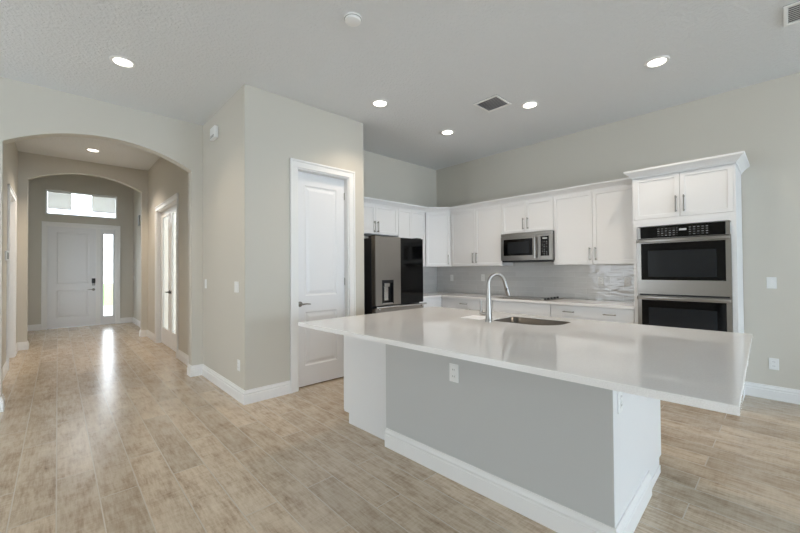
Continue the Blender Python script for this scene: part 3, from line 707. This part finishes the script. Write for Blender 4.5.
# ------------------------------------------------------------------ wall plates
def outlet(label, frame, x, z, group='white outlet plates'):
    t = thing('wall_outlet', label, 'outlet', (x, 0, z), frame, group)
    box(x-.036, x+.036, -.006, -.0003, z-.058, z+.058, .003).build('plate', M['plastic'], t)
    for s in (-1, 1):
        o = box(x-.017, x+.017, -.009, -.005, z+s*.021-.014, z+s*.021+.014, .004).build('receptacle', M['plastic'], t)
        MB().box(x-.008, x-.005, -.0096, -.008, z+s*.021-.004, z+s*.021+.006).box(x+.005, x+.008, -.0096, -.008, z+s*.021-.004, z+s*.021+.006).build('slots', M['greyplastic'], o)
    return t
def switch(label, frame, x, z, n=1, group='white light switch plates'):
    t = thing('light_switch', label, 'light switch', (x, 0, z), frame, group)
    hw = .036+.023*(n-1)
    box(x-hw, x+hw, -.006, -.0003, z-.058, z+.058, .003).build('plate', M['plastic'], t)
    for i in range(n):
        cx = x+(i-(n-1)/2)*.046
        box(cx-.0165, cx+.0165, -.010, -.005, z-.033, z+.033, .003).build('rocker', M['plastic'], t)
    return t
FE = FXm(XO, 0); FEb = FXm(XO-.0095, 0); FPl = FXm(XP, 0)
o0 = outlet('white outlet low on the bare wall right of the oven tower', FE, -.115, .36)
def place_outlet(label, frame, x, z): return copy_thing(o0, frame @ Matrix.Translation((x, 0, z)), label)
place_outlet('white outlet on the grey front of the island', FI @ fr(E0, 0, -90), -1.355, .678)
place_outlet('white outlet high on the end panel of the island', FI @ fr(0, N0, 0), .475, .70)
place_outlet('white outlet low on the wall near the pantry corner', FPl, -3.925, .36)
place_outlet('white outlet on the backsplash nearest the kitchen corner', FEb, -4.232, 1.185)
place_outlet('white outlet on the backsplash behind the faucet', FEb, -3.56, 1.195)
place_outlet('white outlet on the backsplash below the wide wall cabinet', FEb, -1.713, 1.17)
place_outlet('white outlet on the backsplash right beside the oven tower', FEb, -1.40, 1.17)
s0 = switch('white switch plate on the bare wall right of the oven tower', FE, -.12, 1.18)
copy_thing(s0, FPl @ Matrix.Translation((-5.08, 0, 1.18)), 'white single light switch on the pantry wall beside the arch')
copy_thing(s0, FXm(1.465, 0) @ Matrix.Translation((-11.75, 0, 1.18)), 'white light switch near the front door on the foyer wall')
switch('white double light switch on the wall near the pantry corner', FPl, -3.985, 1.17, 2)
al = thing('alarm_siren', 'small white box mounted high on the wall above light switches', 'alarm', (-4.67, 0, 2.99), FPl)
box(-4.76, -4.58, -.045, -.0003, 2.915, 3.055, .008, 2).build('housing', M['plastic'], al)
MB().box(-4.735, -4.605, -.047, -.044, 2.93, 2.938).box(-4.735, -4.605, -.047, -.044, 2.946, 2.954).build('grille', M['greyplastic'], al)
th = thing('thermostat', 'small dark thermostat on the left wall of the hall', 'thermostat', (7.13, 0, 1.56), FXp(HL, 0))
box(7.05, 7.23, -.022, -.0003, 1.50, 1.63, .005).build('housing', M['plastic'], th)
box(7.07, 7.21, -.024, -.020, 1.52, 1.61, .002).build('screen', M['black'], th)
ch = thing('door_chime', 'small grey chime box high on the foyer wall', 'door chime', (-10.7, 0, 2.6), FXm(1.465, 0))
MB().prism([(-10.80, 2.45), (-10.60, 2.45), (-10.62, 2.62), (-10.66, 2.70), (-10.74, 2.70), (-10.78, 2.62)], -.05, -.0005, 'xz').build('cover', M['greyplastic'], ch)

# ------------------------------------------------------------------ ceiling fixtures
def downlight(label, x, y, z, energy, spot=True):
    t = thing('recessed_light', label, 'ceiling light', (x, y, z), group='recessed ceiling lights')
    MB().lathe((x, y, z), [(.070, -.0005), (.098, -.0005), (.098, -.004), (.092, -.010), (.074, -.012), (.070, -.006)], 40).build('trim_ring', M['trim'], t)
    MB().lathe((x, y, z), [(.0705, -.001), (.0705, -.007), (.04, -.010), (0, -.0105)], 36).build('lens', M['lens'], t)
    l = bpy.data.lights.new('downlight_beam', 'SPOT'); l.energy = energy; l.color = (1, .84, .67); l.spot_size = math.radians(125); l.spot_blend = .7; l.shadow_soft_size = .06
    o = bpy.data.objects.new('downlight_beam', l); COL.objects.link(o); o.parent = t; o.location = (0, 0, -.03)
    return t
LE = 40
l0 = downlight('lit recessed ceiling light above the floor before the hall arch', .424, 4.097, H, LE)
for x, y, lab in ((2.674, 3.162, 'lit recessed ceiling light right in front of the pantry door'), (3.931, 3.206, 'lit recessed ceiling light deepest towards the refrigerator corner'),
                  (3.983, 2.023, 'lit recessed ceiling light beside the grey ceiling vent'), (4.024, .803, 'lit recessed ceiling light in front of the oven tower')):
    copy_thing(l0, Matrix.Translation((x, y, H)), lab)
hl = copy_thing(l0, Matrix.Translation((.436, 8.154, HC)), 'lit recessed ceiling light inside the entry hall')
for c_ in hl.children:
    if c_.type == 'LIGHT': c_.data = c_.data.copy(); c_.data.energy = 145
sd = thing('smoke_detector', 'round white smoke detector on the ceiling', 'smoke detector', (1.619, 2.224, H))
MB().lathe((1.619, 2.224, H), [(.066, -.0005), (.068, -.012), (.060, -.016), (.058, -.030), (.045, -.037), (0, -.038)], 36).build('housing', M['plastic'], sd)
MB().lathe((1.619, 2.224, H), [(.0655, -.0125), (.064, -.0155), (.060, -.0158)], 36).build('sensor_slot', M['greyplastic'], sd)
def vent(label, x0, x1, y0, y1, n, mname):
    t = thing('ceiling_vent', label, 'air vent', ((x0+x1)/2, (y0+y1)/2, H), group='ceiling air vents')
    MB().prism([(x0, y0), (x1, y0), (x1, y1), (x0, y1)], H-.0016, H-.0005).build('backing', M['ventdark'], t)
    w = .026
    fq = MB().box(x0, x0+w, y0, y1, H-.012, H-.0016, .003).box(x1-w, x1, y0, y1, H-.012, H-.0016, .003).box(x0+w, x1-w, y0, y0+w, H-.012, H-.0016, .003).box(x0+w, x1-w, y1-w, y1, H-.012, H-.0016, .003)
    fq.build('frame', M['plastic'], t)
    for i in range(n):
        x = x0+w+(x1-x0-2*w)*(i+.5)/n
        MB().prism([(x-.0145, H-.010), (x-.0135, H-.0105), (x+.0125, H-.0035), (x+.0115, H-.003)], y0+w, y1-w, 'xz').build('louvre', M[mname], t)
vent('grey louvred air vent in the ceiling between two recessed lights', 3.48, 3.80, 2.15, 2.46, 9, 'vent')
vent('white air vent at the top right of the ceiling', 3.86, 4.18, -.45, .0, 9, 'plastic')

for o in bpy.data.objects:
    if '_o' in o: del o['_o']
